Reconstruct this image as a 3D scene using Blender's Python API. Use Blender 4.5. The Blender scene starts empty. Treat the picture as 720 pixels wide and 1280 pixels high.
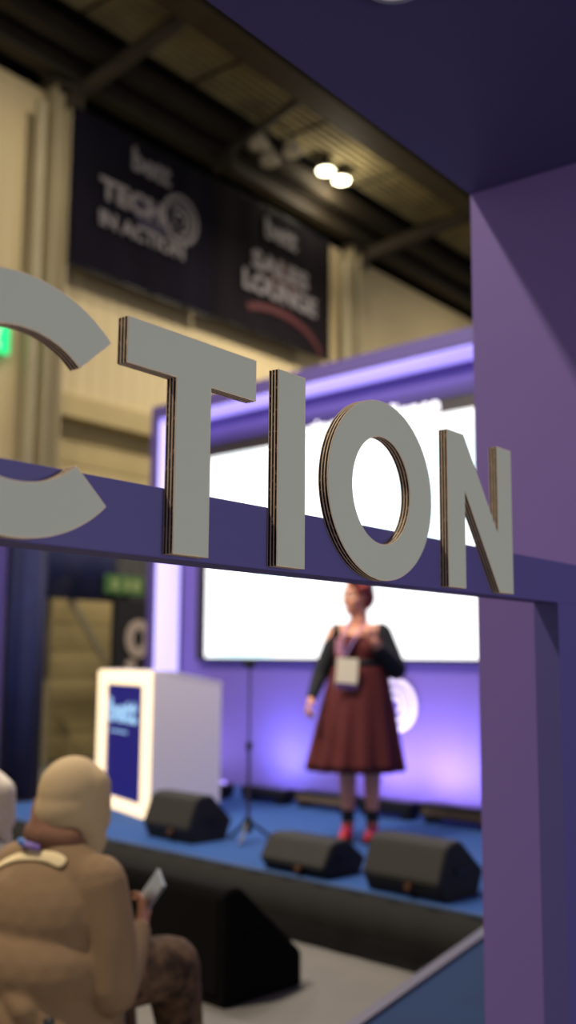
import bpy, bmesh, math, random
from mathutils import Vector, Matrix, Euler
random.seed(7)
SC = bpy.context.scene
COL = SC.collection
PI = math.pi
R = math.radians

# ------------------------------------------------------------------ materials
def lin(c):
    return tuple(((v/255)/12.92 if v/255 <= 0.04045 else ((v/255+0.055)/1.055)**2.4) for v in c)
def mat(name, rgb, rough=0.6, metal=0.0, emit=None, estr=0.0, noise=0.0, nscale=8.0, bump=0.0, bscale=200.0, rgb2=None, spec=None):
    m = bpy.data.materials.new(name); m.use_nodes = True
    nt = m.node_tree; b = nt.nodes['Principled BSDF']
    c = lin(rgb)
    b.inputs['Base Color'].default_value = (*c, 1)
    b.inputs['Roughness'].default_value = rough
    b.inputs['Metallic'].default_value = metal
    if spec is not None: b.inputs['Specular IOR Level'].default_value = spec
    tc = nt.nodes.new('ShaderNodeTexCoord')
    if noise > 0 or rgb2:
        n = nt.nodes.new('ShaderNodeTexNoise'); n.inputs['Scale'].default_value = nscale
        n.inputs['Detail'].default_value = 4
        nt.links.new(tc.outputs['Object'], n.inputs['Vector'])
        r = nt.nodes.new('ShaderNodeValToRGB')
        c2 = lin(rgb2) if rgb2 else tuple(v*(1-noise) for v in c)
        r.color_ramp.elements[0].position = 0.35; r.color_ramp.elements[1].position = 0.65
        r.color_ramp.elements[0].color = (*c2, 1); r.color_ramp.elements[1].color = (*c, 1)
        nt.links.new(n.outputs['Fac'], r.inputs['Fac'])
        nt.links.new(r.outputs['Color'], b.inputs['Base Color'])
    if bump > 0:
        n = nt.nodes.new('ShaderNodeTexNoise'); n.inputs['Scale'].default_value = bscale
        nt.links.new(tc.outputs['Object'], n.inputs['Vector'])
        bp = nt.nodes.new('ShaderNodeBump'); bp.inputs['Strength'].default_value = bump
        bp.inputs['Distance'].default_value = 0.002
        nt.links.new(n.outputs['Fac'], bp.inputs['Height'])
        nt.links.new(bp.outputs['Normal'], b.inputs['Normal'])
    if emit:
        b.inputs['Emission Color'].default_value = (*lin(emit), 1)
        b.inputs['Emission Strength'].default_value = estr
    return m
def flute_mat():
    m = mat('shaded_flutes', (16, 11, 15), 0.95)  # near-black colour carries the shade inside the open flutes
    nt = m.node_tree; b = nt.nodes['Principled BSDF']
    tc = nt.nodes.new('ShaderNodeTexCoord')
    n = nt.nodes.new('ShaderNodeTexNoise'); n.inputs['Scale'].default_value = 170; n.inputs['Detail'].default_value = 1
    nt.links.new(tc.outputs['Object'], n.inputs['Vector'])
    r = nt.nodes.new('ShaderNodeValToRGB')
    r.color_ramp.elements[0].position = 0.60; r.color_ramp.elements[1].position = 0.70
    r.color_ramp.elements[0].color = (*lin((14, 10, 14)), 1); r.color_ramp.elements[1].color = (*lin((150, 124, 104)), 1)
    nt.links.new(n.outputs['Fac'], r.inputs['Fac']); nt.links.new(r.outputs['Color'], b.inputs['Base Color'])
    return m
def tartan_mat():
    m = mat('tartan_fabric', (90, 20, 20), 0.85)
    nt = m.node_tree; b = nt.nodes['Principled BSDF']
    tc = nt.nodes.new('ShaderNodeTexCoord')
    sx = nt.nodes.new('ShaderNodeSeparateXYZ'); nt.links.new(tc.outputs['Object'], sx.inputs[0])
    def stripes(src, sc):
        mu = nt.nodes.new('ShaderNodeMath'); mu.operation = 'MULTIPLY'; mu.inputs[1].default_value = sc
        nt.links.new(src, mu.inputs[0])
        s = nt.nodes.new('ShaderNodeMath'); s.operation = 'SINE'; nt.links.new(mu.outputs[0], s.inputs[0])
        g = nt.nodes.new('ShaderNodeMath'); g.operation = 'GREATER_THAN'; g.inputs[1].default_value = 0.1
        nt.links.new(s.outputs[0], g.inputs[0]); return g
    a = stripes(sx.outputs['X'], 150); c = stripes(sx.outputs['Z'], 150)
    ad = nt.nodes.new('ShaderNodeMath'); ad.operation = 'ADD'
    nt.links.new(a.outputs[0], ad.inputs[0]); nt.links.new(c.outputs[0], ad.inputs[1])
    h = nt.nodes.new('ShaderNodeMath'); h.operation = 'MULTIPLY'; h.inputs[1].default_value = 0.5
    nt.links.new(ad.outputs[0], h.inputs[0])
    r = nt.nodes.new('ShaderNodeValToRGB'); r.color_ramp.interpolation = 'CONSTANT'
    e = r.color_ramp.elements
    e[0].position = 0; e[0].color = (*lin((34, 13, 17)), 1)
    e[1].position = 0.4; e[1].color = (*lin((84, 20, 24)), 1)
    k = e.new(0.9); k.color = (*lin((116, 28, 28)), 1)
    nt.links.new(h.outputs[0], r.inputs['Fac']); nt.links.new(r.outputs['Color'], b.inputs['Base Color'])
    return m
def camo_mat():
    return mat('patterned_brown_cloth', (120, 92, 66), 0.9, rgb2=(58, 40, 30), nscale=22)
def screen_mat():
    m = bpy.data.materials.new('lit_screen'); m.use_nodes = True
    nt = m.node_tree; b = nt.nodes['Principled BSDF']
    b.inputs['Base Color'].default_value = (0.02, 0.02, 0.02, 1)
    tc = nt.nodes.new('ShaderNodeTexCoord'); n = nt.nodes.new('ShaderNodeTexNoise')
    n.inputs['Scale'].default_value = 0.9; n.inputs['Detail'].default_value = 0
    nt.links.new(tc.outputs['Object'], n.inputs['Vector'])
    r = nt.nodes.new('ShaderNodeValToRGB')
    r.color_ramp.elements[0].position = 0.52; r.color_ramp.elements[0].color = (1, 1, 1, 1)
    r.color_ramp.elements[1].position = 0.62; r.color_ramp.elements[1].color = (0.72, 0.93, 1, 1)
    nt.links.new(n.outputs['Fac'], r.inputs['Fac']); nt.links.new(r.outputs['Color'], b.inputs['Emission Color'])
    b.inputs['Emission Strength'].default_value = 1.75
    return m

M = dict(
 letter_face=mat('grey_letter_face', (186, 192, 182), 0.75, bump=0.05),
 liner=mat('kraft_liner', (236, 212, 182), 0.9, noise=0.15, nscale=60),
 flute=flute_mat(),
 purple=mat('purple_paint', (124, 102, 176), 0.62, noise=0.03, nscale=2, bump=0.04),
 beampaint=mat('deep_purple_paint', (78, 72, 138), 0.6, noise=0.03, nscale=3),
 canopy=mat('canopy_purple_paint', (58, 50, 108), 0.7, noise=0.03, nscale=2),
 lampoff=mat('downlight_glass', (170, 160, 170), 0.4, emit=(190, 178, 190), estr=0.35),
 steel=mat('brushed_steel', (150, 150, 150), 0.35, metal=0.9),
 cladding=mat('beige_cladding', (206, 190, 150), 0.7, noise=0.08, nscale=0.5),
 shutter=mat('shutter_beige', (186, 168, 120), 0.65, noise=0.1, nscale=1.5),
 column=mat('beige_column_paint', (160, 150, 122), 0.5, noise=0.1, nscale=1),
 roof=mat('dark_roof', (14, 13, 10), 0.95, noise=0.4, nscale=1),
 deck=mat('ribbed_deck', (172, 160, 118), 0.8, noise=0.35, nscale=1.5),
 truss=mat('brown_steel', (62, 54, 40), 0.7, noise=0.3, nscale=3),
 banner_a=mat('navy_banner', (20, 18, 30), 1.0, spec=0.1, noise=0.25, nscale=0.8),
 banner_b=mat('charcoal_banner', (24, 20, 25), 1.0, spec=0.1, noise=0.2, nscale=0.8),
 print_w=mat('printed_pale', (112, 108, 114), 0.8),
 print_r=mat('printed_red', (66, 14, 26), 0.8),
 print_v=mat('printed_violet', (34, 26, 56), 0.8),
 print_rose=mat('printed_dim_rose', (52, 22, 28), 0.8),
 drape=mat('navy_drape', (26, 34, 84), 0.85, noise=0.2, nscale=4),
 black_panel=mat('black_panel', (15, 15, 24), 0.7),
 ringprint=mat('ring_print', (176, 160, 150), 0.8),
 green_lit=mat('lit_green', (30, 150, 90), 0.5, emit=(20, 225, 130), estr=1.3),
 green_dim=mat('dim_green', (60, 92, 48), 0.6, emit=(74, 112, 56), estr=0.18),
 sign_pict=mat('sign_pictogram', (200, 230, 190), 0.5, emit=(200, 240, 190), estr=0.9),
 sign_pict_dim=mat('sign_pictogram_dim', (150, 170, 110), 0.5),
 floor=mat('pale_grey_carpet', (112, 109, 106), 0.95, noise=0.08, nscale=3, bump=0.3),
 stagecarpet=mat('blue_stage_carpet', (30, 74, 138), 0.95, noise=0.12, nscale=5, bump=0.3),
 ramp=mat('ramp_carpet', (16, 44, 84), 0.95, noise=0.1, nscale=5),
 ramprail=mat('ramp_edge_trim', (84, 80, 100), 0.5),
 skirt=mat('black_stage_skirt', (15, 13, 12), 0.9, noise=0.2, nscale=4),
 edge=mat('stage_edge_trim', (56, 74, 104), 0.6),
 backdrop=mat('backdrop_purple', (104, 88, 162), 0.65),
 portal=mat('portal_purple', (76, 62, 128), 0.6),
 ledbox=mat('lavender_glow', (200, 190, 255), 0.5, emit=(168, 150, 255), estr=1.0),
 jambglow=mat('lavender_glow_bright', (200, 190, 255), 0.5, emit=(196, 184, 255), estr=0.95),
 bezel=mat('black_bezel', (30, 24, 22), 0.5),
 screen=screen_mat(),
 text_lit=mat('lit_lettering', (240, 240, 250), 0.5, emit=(245, 245, 255), estr=1.3),
 redmark=mat('dark_red_mark', (70, 20, 30), 0.8, emit=(80, 24, 36), estr=0.6),
 logo=mat('white_logo', (240, 234, 250), 0.6),
 podium=mat('white_podium', (222, 216, 226), 0.5),
 podlit=mat('podium_light_border', (255, 235, 200), 0.5, emit=(255, 226, 184), estr=1.15),
 podblue=mat('podium_blue', (20, 20, 110), 0.4, emit=(26, 26, 130), estr=0.30),
 podtext=mat('podium_text', (150, 190, 225), 0.5, emit=(130, 175, 220), estr=0.7),
 spk=mat('speaker_black', (29, 27, 26), 0.75, noise=0.15, nscale=20, bump=0.4),
 grille=mat('speaker_grille', (34, 32, 32), 0.6, bump=0.8, bscale=500),
 orange=mat('orange_connector', (84, 50, 28), 0.6),
 sub=mat('matte_black', (7, 6, 6), 0.95, spec=0.15),
 blackmetal=mat('black_metal', (26, 26, 28), 0.45, metal=0.4),
 standgrey=mat('stand_grey', (64, 58, 80), 0.5, metal=0.3),
 fixture=mat('brown_fixture', (98, 82, 60), 0.6, noise=0.3, nscale=10),
 ledlit=mat('lilac_led', (180, 160, 255), 0.5, emit=(170, 150, 255), estr=1.6),
 lamp=mat('high_bay_lens', (255, 250, 220), 0.4, emit=(255, 246, 205), estr=9.0),
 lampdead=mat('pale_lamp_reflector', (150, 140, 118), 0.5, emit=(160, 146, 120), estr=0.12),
 housing=mat('lamp_housing', (60, 58, 50), 0.5),
 skin=mat('skin_fair', (226, 160, 132), 0.55, noise=0.06, nscale=20),
 skin2=mat('skin_tan', (196, 136, 104), 0.55, noise=0.06, nscale=20),
 tights=mat('skin_tights', (150, 108, 88), 0.6),
 hair=mat('auburn_hair', (132, 34, 30), 0.6, noise=0.4, nscale=30),
 lips=mat('lips', (170, 80, 76), 0.5), eye=mat('eye_white', (235, 230, 225), 0.3), iris=mat('eye_dark', (40, 28, 22), 0.3),
 tartan=tartan_mat(), cardi=mat('dark_cardigan', (24, 27, 34), 0.9, noise=0.2, nscale=12),
 shoe=mat('red_shoe', (186, 34, 42), 0.45), shoeblack=mat('black_shoe', (20, 18, 20), 0.5),
 ribbon=mat('lanyard_ribbon', (120, 110, 190), 0.7, rgb2=(220, 150, 160), nscale=14), card=mat('badge_card', (242, 232, 210), 0.5),
 cardband=mat('badge_band', (70, 40, 110), 0.5),
 coat=mat('tan_coat', (132, 106, 78), 0.92, noise=0.12, nscale=5, bump=0.3, bscale=90),
 hijab=mat('beige_headscarf', (180, 156, 120), 0.85, noise=0.06, nscale=6),
 under=mat('brown_underscarf', (120, 82, 62), 0.85, noise=0.2, nscale=8),
 hijabw=mat('white_headscarf', (226, 216, 202), 0.85),
 strapm=mat('cream_strap', (222, 202, 158), 0.7), lany=mat('blue_lanyard', (40, 90, 160), 0.6),
 lany2=mat('violet_lanyard', (120, 96, 170), 0.6),
 phone=mat('pale_phone', (150, 158, 172), 0.35), camo=camo_mat(),
 chair=mat('chair_plastic', (40, 40, 44), 0.5), greycoat=mat('grey_coat', (120, 116, 116), 0.9),
)

# ------------------------------------------------------------------ helpers
def tag(o, label, cat, group=None, kind=None):
    if label: o['label'] = label
    if cat: o['category'] = cat
    if group: o['group'] = group
    if kind: o['kind'] = kind
    return o
def empty(name, loc, rz, label, cat, group=None):
    o = bpy.data.objects.new(name, None); COL.objects.link(o)
    o.empty_display_size = 0.1
    o.location = loc; o.rotation_euler = (0, 0, rz)
    return tag(o, label, cat, group)
def obj(name, bm, m, parent=None, smooth=False, loc=None, rot=None):
    me = bpy.data.meshes.new(name)
    bmesh.ops.recalc_face_normals(bm, faces=bm.faces)
    bm.to_mesh(me); bm.free()
    me.materials.append(m)
    if smooth:
        for p in me.polygons: p.use_smooth = True
    o = bpy.data.objects.new(name, me); COL.objects.link(o)
    if parent: o.parent = parent
    if loc: o.location = loc
    if rot: o.rotation_euler = rot
    return o
def struct(name, bm, m, **k):
    o = obj(name, bm, m, **k); o['kind'] = 'structure'; return o
def box(bm, x0, x1, y0, y1, z0, z1, bev=0.0):
    r = bmesh.ops.create_cube(bm, size=1)
    for v in r['verts']:
        v.co = Vector(((x0+x1)/2+v.co.x*(x1-x0), (y0+y1)/2+v.co.y*(y1-y0), (z0+z1)/2+v.co.z*(z1-z0)))
    if bev > 0:
        es = list({e for v in r['verts'] for e in v.link_edges})
        bmesh.ops.bevel(bm, geom=es, offset=bev, segments=2, affect='EDGES', profile=0.5)
    return bm
def bx(*a, **k): return box(bmesh.new(), *a, **k)
def prism(bm, pts, axis, a0, a1):
    """extrude polygon pts (p,q) along axis 'x'|'y'|'z' from a0 to a1"""
    def mk(p, q, a):
        return {'x': (a, p, q), 'y': (p, a, q), 'z': (p, q, a)}[axis]
    v0 = [bm.verts.new(mk(p, q, a0)) for p, q in pts]; v1 = [bm.verts.new(mk(p, q, a1)) for p, q in pts]
    n = len(pts)
    bm.faces.new(v0); bm.faces.new(v1[::-1])
    for i in range(n): bm.faces.new((v0[i], v1[i], v1[(i+1) % n], v0[(i+1) % n]))
    return bm
def ringprism(bm, outer, inner, axis, a0, a1, closed=True):
    def mk(p, q, a):
        return {'x': (a, p, q), 'y': (p, a, q), 'z': (p, q, a)}[axis]
    O0 = [bm.verts.new(mk(*p, a0)) for p in outer]; O1 = [bm.verts.new(mk(*p, a1)) for p in outer]
    I0 = [bm.verts.new(mk(*p, a0)) for p in inner]; I1 = [bm.verts.new(mk(*p, a1)) for p in inner]
    n = len(outer)
    for i in range(n if closed else n-1):
        j = (i+1) % n
        bm.faces.new((O0[i], O0[j], I0[j], I0[i])); bm.faces.new((O1[i], I1[i], I1[j], O1[j]))
        bm.faces.new((O0[i], O1[i], O1[j], O0[j])); bm.faces.new((I0[i], I0[j], I1[j], I1[i]))
    if not closed:
        for i in (0, n-1): bm.faces.new((O0[i], I0[i], I1[i], O1[i]))
    return bm
def tube(bm, p, q, r0, r1=None, seg=16, caps=True):
    p = Vector(p); q = Vector(q); d = q-p
    if d.length < 1e-6: return bm
    m = Matrix.Translation((p+q)/2) @ d.to_track_quat('Z', 'Y').to_matrix().to_4x4()
    bmesh.ops.create_cone(bm, cap_ends=caps, segments=seg, radius1=r0, radius2=r0 if r1 is None else r1, depth=d.length, matrix=m)
    return bm
def ball(bm, c, r, sub=3, rot=None):
    if not hasattr(r, '__len__'): r = (r, r, r)
    m = Matrix.Translation(c)
    if rot: m = m @ Euler(rot).to_matrix().to_4x4()
    m = m @ Matrix.Diagonal((r[0], r[1], r[2], 1))
    bmesh.ops.create_icosphere(bm, subdivisions=sub, radius=1, matrix=m)
    return bm
def cap(bm, p, r0, q, r1):
    tube(bm, p, q, r0, r1, 20); ball(bm, p, r0, 2); ball(bm, q, r1, 2); return bm
def chain(bm, pts):
    for (p, r0), (q, r1) in zip(pts, pts[1:]): cap(bm, p, r0, q, r1)
    return bm
def loft(bm, rings, seg=40, wave=None):
    """rings: (cx,cy,z,rx,ry); wave(i_ring, ang)->scale"""
    L = []
    for k, (cx, cy, z, rx, ry) in enumerate(rings):
        row = []
        for i in range(seg):
            a = 2*PI*i/seg; s = wave(k, a) if wave else 1
            row.append(bm.verts.new((cx+rx*s*math.cos(a), cy+ry*s*math.sin(a), z)))
        L.append(row)
    for A, B in zip(L, L[1:]):
        for i in range(seg): bm.faces.new((A[i], A[(i+1) % seg], B[(i+1) % seg], B[i]))
    bm.faces.new(L[0][::-1]); bm.faces.new(L[-1])
    return bm
def fused(name, bm, m, parent, voxel=0.007, smooth=6, fac=0.5):
    """one continuous surface out of overlapping volumes"""
    me = bpy.data.meshes.new(name); bm.to_mesh(me); bm.free()
    t = bpy.data.objects.new('tmp', me); COL.objects.link(t)
    a = t.modifiers.new('r', 'REMESH'); a.mode = 'VOXEL'; a.voxel_size = voxel
    b = t.modifiers.new('s', 'SMOOTH'); b.iterations = smooth; b.factor = fac
    dg = bpy.context.evaluated_depsgraph_get(); dg.update()
    nm = bpy.data.meshes.new_from_object(t.evaluated_get(dg))
    bpy.data.objects.remove(t); bpy.data.meshes.remove(me)
    nm.name = name; nm.materials.clear(); nm.materials.append(m)
    for p in nm.polygons: p.use_smooth = True
    o = bpy.data.objects.new(name, nm); COL.objects.link(o)
    if parent: o.parent = parent
    return o
def text(name, body, m, parent, loc, rot, w=None, h=None, bold=0.02, ext=0.01, space=1.0, shear=0.0):
    cu = bpy.data.curves.new(name, 'FONT'); cu.body = body; cu.size = 1; cu.extrude = ext; cu.offset = bold
    cu.align_x = 'CENTER'; cu.align_y = 'CENTER'; cu.space_character = space; cu.shear = shear; cu.resolution_u = 3
    t = bpy.data.objects.new('tmp', cu); COL.objects.link(t)
    dg = bpy.context.evaluated_depsgraph_get(); dg.update()
    me = bpy.data.meshes.new_from_object(t.evaluated_get(dg))
    bpy.data.objects.remove(t)
    xs = [v.co.x for v in me.vertices]; ys = [v.co.y for v in me.vertices]
    cx, cy = (max(xs)+min(xs))/2, (max(ys)+min(ys))/2
    sx = w/(max(xs)-min(xs)) if w else None; sy = h/(max(ys)-min(ys)) if h else None
    sx = sx or sy; sy = sy or sx
    for v in me.vertices: v.co = Vector(((v.co.x-cx)*sx, (v.co.y-cy)*sy, v.co.z))
    me.materials.clear(); me.materials.append(m); me.name = name
    o = bpy.data.objects.new(name, me); COL.objects.link(o)
    o.parent = parent; o.location = loc; o.rotation_euler = rot
    return o
def circ(cx, cy, rx, ry, a0=0, a1=2*PI, n=64, end=False):
    return [(cx+rx*math.cos(a0+(a1-a0)*i/(n-1 if end else n)), cy+ry*math.sin(a0+(a1-a0)*i/(n-1 if end else n))) for i in range(n)]
A6 = R(6)
def sw(u, v, z=0.0):      # stage frame -> world (the stage stands 6 degrees skewed to the booth)
    return (math.cos(A6)*u+math.sin(A6)*v, -math.sin(A6)*u+math.cos(A6)*v, z)
ZS = 0.33                 # stage height

# ------------------------------------------------------------------ hall shell
struct('floor', bx(-14, 10, -8, 46, -0.1, 0), M['floor'])
# far left wall with vertical cladding ribs
bm = bx(-12.5, -12.05, -8, 46, 5.42, 10.0)
box(bm, -12.5, -12.05, -8, 9.75, 0, 5.42); box(bm, -12.5, -12.05, 19.5, 46, 0, 5.42)
y = -7.9
while y < 45.8:
    if 5.0 < y < 30:
        box(bm, -12.06, -12.042, y, y+0.14, 5.42 if 9.6 < y < 19.4 else 0, 10.0, 0)
    y += 0.3
struct('wall_left', bm, M['cladding'])
struct('wall_far', bx(-14, 10, 45.5, 46, 0, 11), M['column'])
bm = bx(-12.6, -12.3, -8, 46, 10.0, 11.2)
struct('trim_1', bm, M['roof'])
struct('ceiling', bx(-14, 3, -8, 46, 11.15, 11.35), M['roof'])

# roller shutter in the far wall
t = empty('roller_shutter', (-12.3, 14.6, 0), 0, 'wide beige roller shutter with horizontal slats in the far hall wall', 'shutter')
bm = bmesh.new(); z = 0.0
while z < 5.0:
    prism(bm, [(0.0, z), (0.09, z+0.01), (0.10, z+0.2), (0.09, z+0.39), (0.0, z+0.4)], 'y', -4.8, 4.8); z += 0.4
obj('slats', bm, M['shutter'], t)
obj('shutter_box', bx(0, 0.36, -4.85, 4.85, 5.05, 5.42, bev=0.02), M['shutter'], t)
for s in (-4.84, 4.72): obj('side_rail', bx(0, 0.2, s, s+0.12, 0, 5.05), M['column'], t)

# steel columns with flanges
def column(y, lab):
    t = empty('steel_column', (-11.86, y, 0), 0, lab, 'column', 'steel columns along the hall wall')
    bm = bx(-0.12, 0.12, -0.16, -0.12, 0, 10); box(bm, -0.12, 0.12, 0.12, 0.16, 0, 10); box(bm, -0.02, 0.02, -0.13, 0.13, 0, 10)
    obj('shaft', bm, M['column'], t)
    obj('down_pipe', tube(bmesh.new(), (0.1, -0.4, 0.0), (0.1, -0.4, 9.6), 0.09), M['column'], t)
    obj('cap_plate', bx(-0.2, 0.2, -0.25, 0.25, 10.0, 10.06), M['truss'], t)
column(9.45, 'pale steel column left of the dark hanging banners')
column(17.3, 'pale steel column right of the dark hanging banners')

# ribbed roof deck band
t = empty('ribbed_roof_deck', (-10.65, 18, 11.0), 0, 'long beige ribbed metal deck strip under the dark roof', 'roof deck')
bm = bmesh.new(); x = -0.62
while x < 0.60:
    prism(bm, [(x, 0.08), (x, 0.0), (x+0.07, 0.0), (x+0.09, 0.075), (x+0.155, 0.075), (x+0.155, 0.08)], 'y', -16, 27); x += 0.155
obj('deck_sheet', bm, M['deck'], t)
for k in range(9):
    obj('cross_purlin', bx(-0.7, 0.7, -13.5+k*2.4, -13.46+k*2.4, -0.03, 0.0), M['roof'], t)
# longitudinal roof beams
for x, z, w, lab in ((-9.62, 10.82, 0.26, 'dark roof beam beside the ribbed deck strip, nearest the purple canopy'),
                     (-11.42, 10.62, 0.12, 'slim dark roof beam between the deck strip and the hall wall'),
                     (-11.78, 10.3, 0.14, 'lowest dark roof beam running just above the banners')):
    t = empty('roof_beam', (x, 18, z), 0, lab, 'beam', 'roof beams running along the hall')
    bm = bx(-w, w, -26, 27, 0.1, 0.14); box(bm, -w, w, -26, 27, -0.14, -0.1); box(bm, -0.03, 0.03, -26, 27, -0.1, 0.1)
    obj('flanges', bm, M['truss'], t)
# rafters rising from the column heads
def rafter(p, q, r, lab):
    t = empty('roof_rafter', p, 0, lab, 'rafter', 'rafters under the hall roof')
    d = Vector(q)-Vector(p)
    obj('main_member', tube(bmesh.new(), (0, 0, 0), d, r, seg=8), M['truss'], t)
    obj('gusset', bx(-0.2, 0.25, -0.05, 0.05, -0.3, 0.1), M['truss'], t)
rafter((-11.95, 9.75, 10.05), (-9.3, 10.3, 11.1), 0.13, 'brown steel rafter rising from the column left of the banners')
rafter((-11.95, 17.6, 9.95), (-9.0, 19.1, 11.1), 0.16, 'brown steel rafter rising from the column right of the banners')
rafter((-11.95, 9.6, 10.05), (-11.9, 7.0, 11.2), 0.09, 'thin brown brace climbing towards the upper left corner')
rafter((-11.6, 12.9, 10.3), (-9.7, 13.2, 11.1), 0.07, 'thin dark brace in the shadow above the banners')

# ------------------------------------------------------------------ banners
def banner(y0, y1, z0, z1, lab, m):
    t = empty('hanging_banner', (-11.72, (y0+y1)/2, z0), 0, lab, 'banner', 'large dark banners on the hall wall')
    bm = bmesh.new(); n = 24; h = z1-z0; w = y1-y0
    rows = []
    for s in (0, 0.02):
        for j in (0, 1):
            rows.append([bm.verts.new((s+0.015*math.sin(i*1.1), -w/2+w*i/n, j*h)) for i in range(n+1)])
    for a, b in ((0, 1), (1, 3), (3, 2), (2, 0)):
        for i in range(n): bm.faces.new((rows[a][i], rows[a][i+1], rows[b][i+1], rows[b][i]))
    for i in (0, n): bm.faces.new((rows[0][i], rows[1][i], rows[3][i], rows[2][i]))
    obj('banner_cloth', bm, m, t)
    for z in (0.0, h): obj('hem_pole', tube(bmesh.new(), (0.01, -w/2, z), (0.01, w/2, z), 0.02, seg=10), M['blackmetal'], t)
    return t, h
RX = (R(90), 0, R(90))
K = 11.72/12
by = lambda y: y*K
bz = lambda z: 1.5+(z-1.5)*K
b1, h1 = banner(by(9.85), by(13.1), bz(7.43), bz(9.98), 'navy banner reading TECH IN ACTION, the left of two on the wall', M['banner_a'])
c1 = (by(9.85)+by(13.1))/2; z1_ = bz(7.43)
def on(t, c, z0, y, z, dx=0.06): return (dx, by(y)-c, bz(z)-z0)
text('small_lettering', 'bett', M['print_w'], b1, on(b1, c1, z1_, 11.5, 9.60), RX, w=0.86, h=0.40, bold=0.03)
text('headline_lettering', 'TECH', M['print_w'], b1, on(b1, c1, z1_, 11.08, 8.86), RX, w=1.36, h=0.36, bold=0.04)
text('headline_lettering', 'IN ACTION', M['print_w'], b1, on(b1, c1, z1_, 11.35, 8.36), RX, w=1.86, h=0.26, bold=0.03)
def rings(parent, loc, rot, r, m, ext=0.01):
    bm = ringprism(bmesh.new(), circ(0, 0, r, r), circ(0, 0, r*0.80, r*0.80), 'z', 0, ext)
    ringprism(bm, circ(0, 0, r*0.66, r*0.66, R(-100), R(150), 40, True), circ(0, 0, r*0.5, r*0.5, R(-100), R(150), 40, True), 'z', 0, ext, False)
    ringprism(bm, circ(0, 0, r*0.36, r*0.36, R(-60), R(190), 30, True), circ(0, 0, r*0.2, r*0.2, R(-60), R(190), 30, True), 'z', 0, ext, False)
    prism(bm, circ(-r*0.3, -r*0.3, r*0.1, r*0.1, n=16), 'z', 0, ext)
    return obj('ring_emblem', bm, m, parent, loc=loc, rot=rot)
rings(b1, on(b1, c1, z1_, 12.2, 8.93), RX, 0.43, M['print_w'])
obj('violet_glow_print', prism(bmesh.new(), circ(0, 0, 0.42, 0.3, n=32), 'z', 0, 0.004), M['print_v'], b1, loc=on(b1, c1, z1_, 11.55, 8.75, 0.045), rot=RX)
b2, h2 = banner(by(13.14), by(16.62), bz(7.47), bz(10.02), 'charcoal banner reading SALES LOUNGE with a red arc, right of the navy one', M['banner_b'])
c2 = (by(13.14)+by(16.62))/2; z2_ = bz(7.47)
text('small_lettering', 'bett', M['print_w'], b2, on(b2, c2, z2_, 14.98, 9.60), RX, w=0.95, h=0.42, bold=0.03)
text('headline_lettering', 'SALES', M['print_w'], b2, on(b2, c2, z2_, 14.98, 8.88), RX, w=1.7, h=0.36, bold=0.04)
text('headline_lettering', 'LOUNGE', M['print_w'], b2, on(b2, c2, z2_, 15.0, 8.42), RX, w=2.2, h=0.38, bold=0.04)
bm = ringprism(bmesh.new(), circ(0, 0, 1.45, 0.74, R(5), R(128), 40, True), circ(0, 0, 1.33, 0.60, R(5), R(128), 40, True), 'z', 0, 0.004, False)
o = obj('red_arc', bm, M['print_r'], b2, loc=on(b2, c2, z2_, 14.9, 7.36, 0.045), rot=RX)
# keep the arc inside the cloth
for v in o.data.vertices:
    v.co.y = max(v.co.y, 0.13); v.co.x = min(v.co.x, 1.42)
obj('red_glow_print', prism(bmesh.new(), circ(0, 0, 0.5, 0.36, n=32), 'z', 0, 0.004), M['print_rose'], b2, loc=on(b2, c2, z2_, 15.1, 8.72, 0.045), rot=RX)

# ------------------------------------------------------------------ lamps up high
def high_bay(name, x, y, z, lit, lab, grp):
    t = empty(name, (x, y, z), 0, lab, 'lamp', grp)
    bm = bmesh.new(); loft(bm, [(0, 0, 0.0, 0.17, 0.17), (0, 0, 0.1, 0.16, 0.16), (0, 0, 0.2, 0.08, 0.08), (0, 0, 0.3, 0.06, 0.06)], 24)
    obj('lamp_housing', bm, M['housing'] if lit else M['lampdead'], t, smooth=True)
    obj('lens', tube(bmesh.new(), (0, 0, -0.03), (0, 0, 0.0), 0.15, 0.16, 24), M['lamp'] if lit else M['lampdead'], t)
    obj('hanger', tube(bmesh.new(), (0, 0, 0.3), (0, 0, 11.16-z), 0.02, seg=8), M['housing'], t)
    return t
high_bay('high_bay_lamp', -11.08, 15.25, 10.77, True, 'glowing round high bay lamp, the left of the lit pair', 'lit high bay lamps')
high_bay('high_bay_lamp', -11.04, 15.72, 10.75, True, 'glowing round high bay lamp, the right of the lit pair', 'lit high bay lamps')
high_bay('high_bay_lamp', -11.05, 13.2, 10.42, False, 'pale unlit high bay lamp, upper left of the unlit cluster', 'unlit high bay lamps')
high_bay('high_bay_lamp', -11.25, 13.75, 10.38, False, 'pale unlit high bay lamp, lowest of the unlit cluster', 'unlit high bay lamps')
high_bay('high_bay_lamp', -11.0, 14.1, 10.62, False, 'pale unlit high bay lamp, right of the unlit cluster near the deck', 'unlit high bay lamps')

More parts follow.
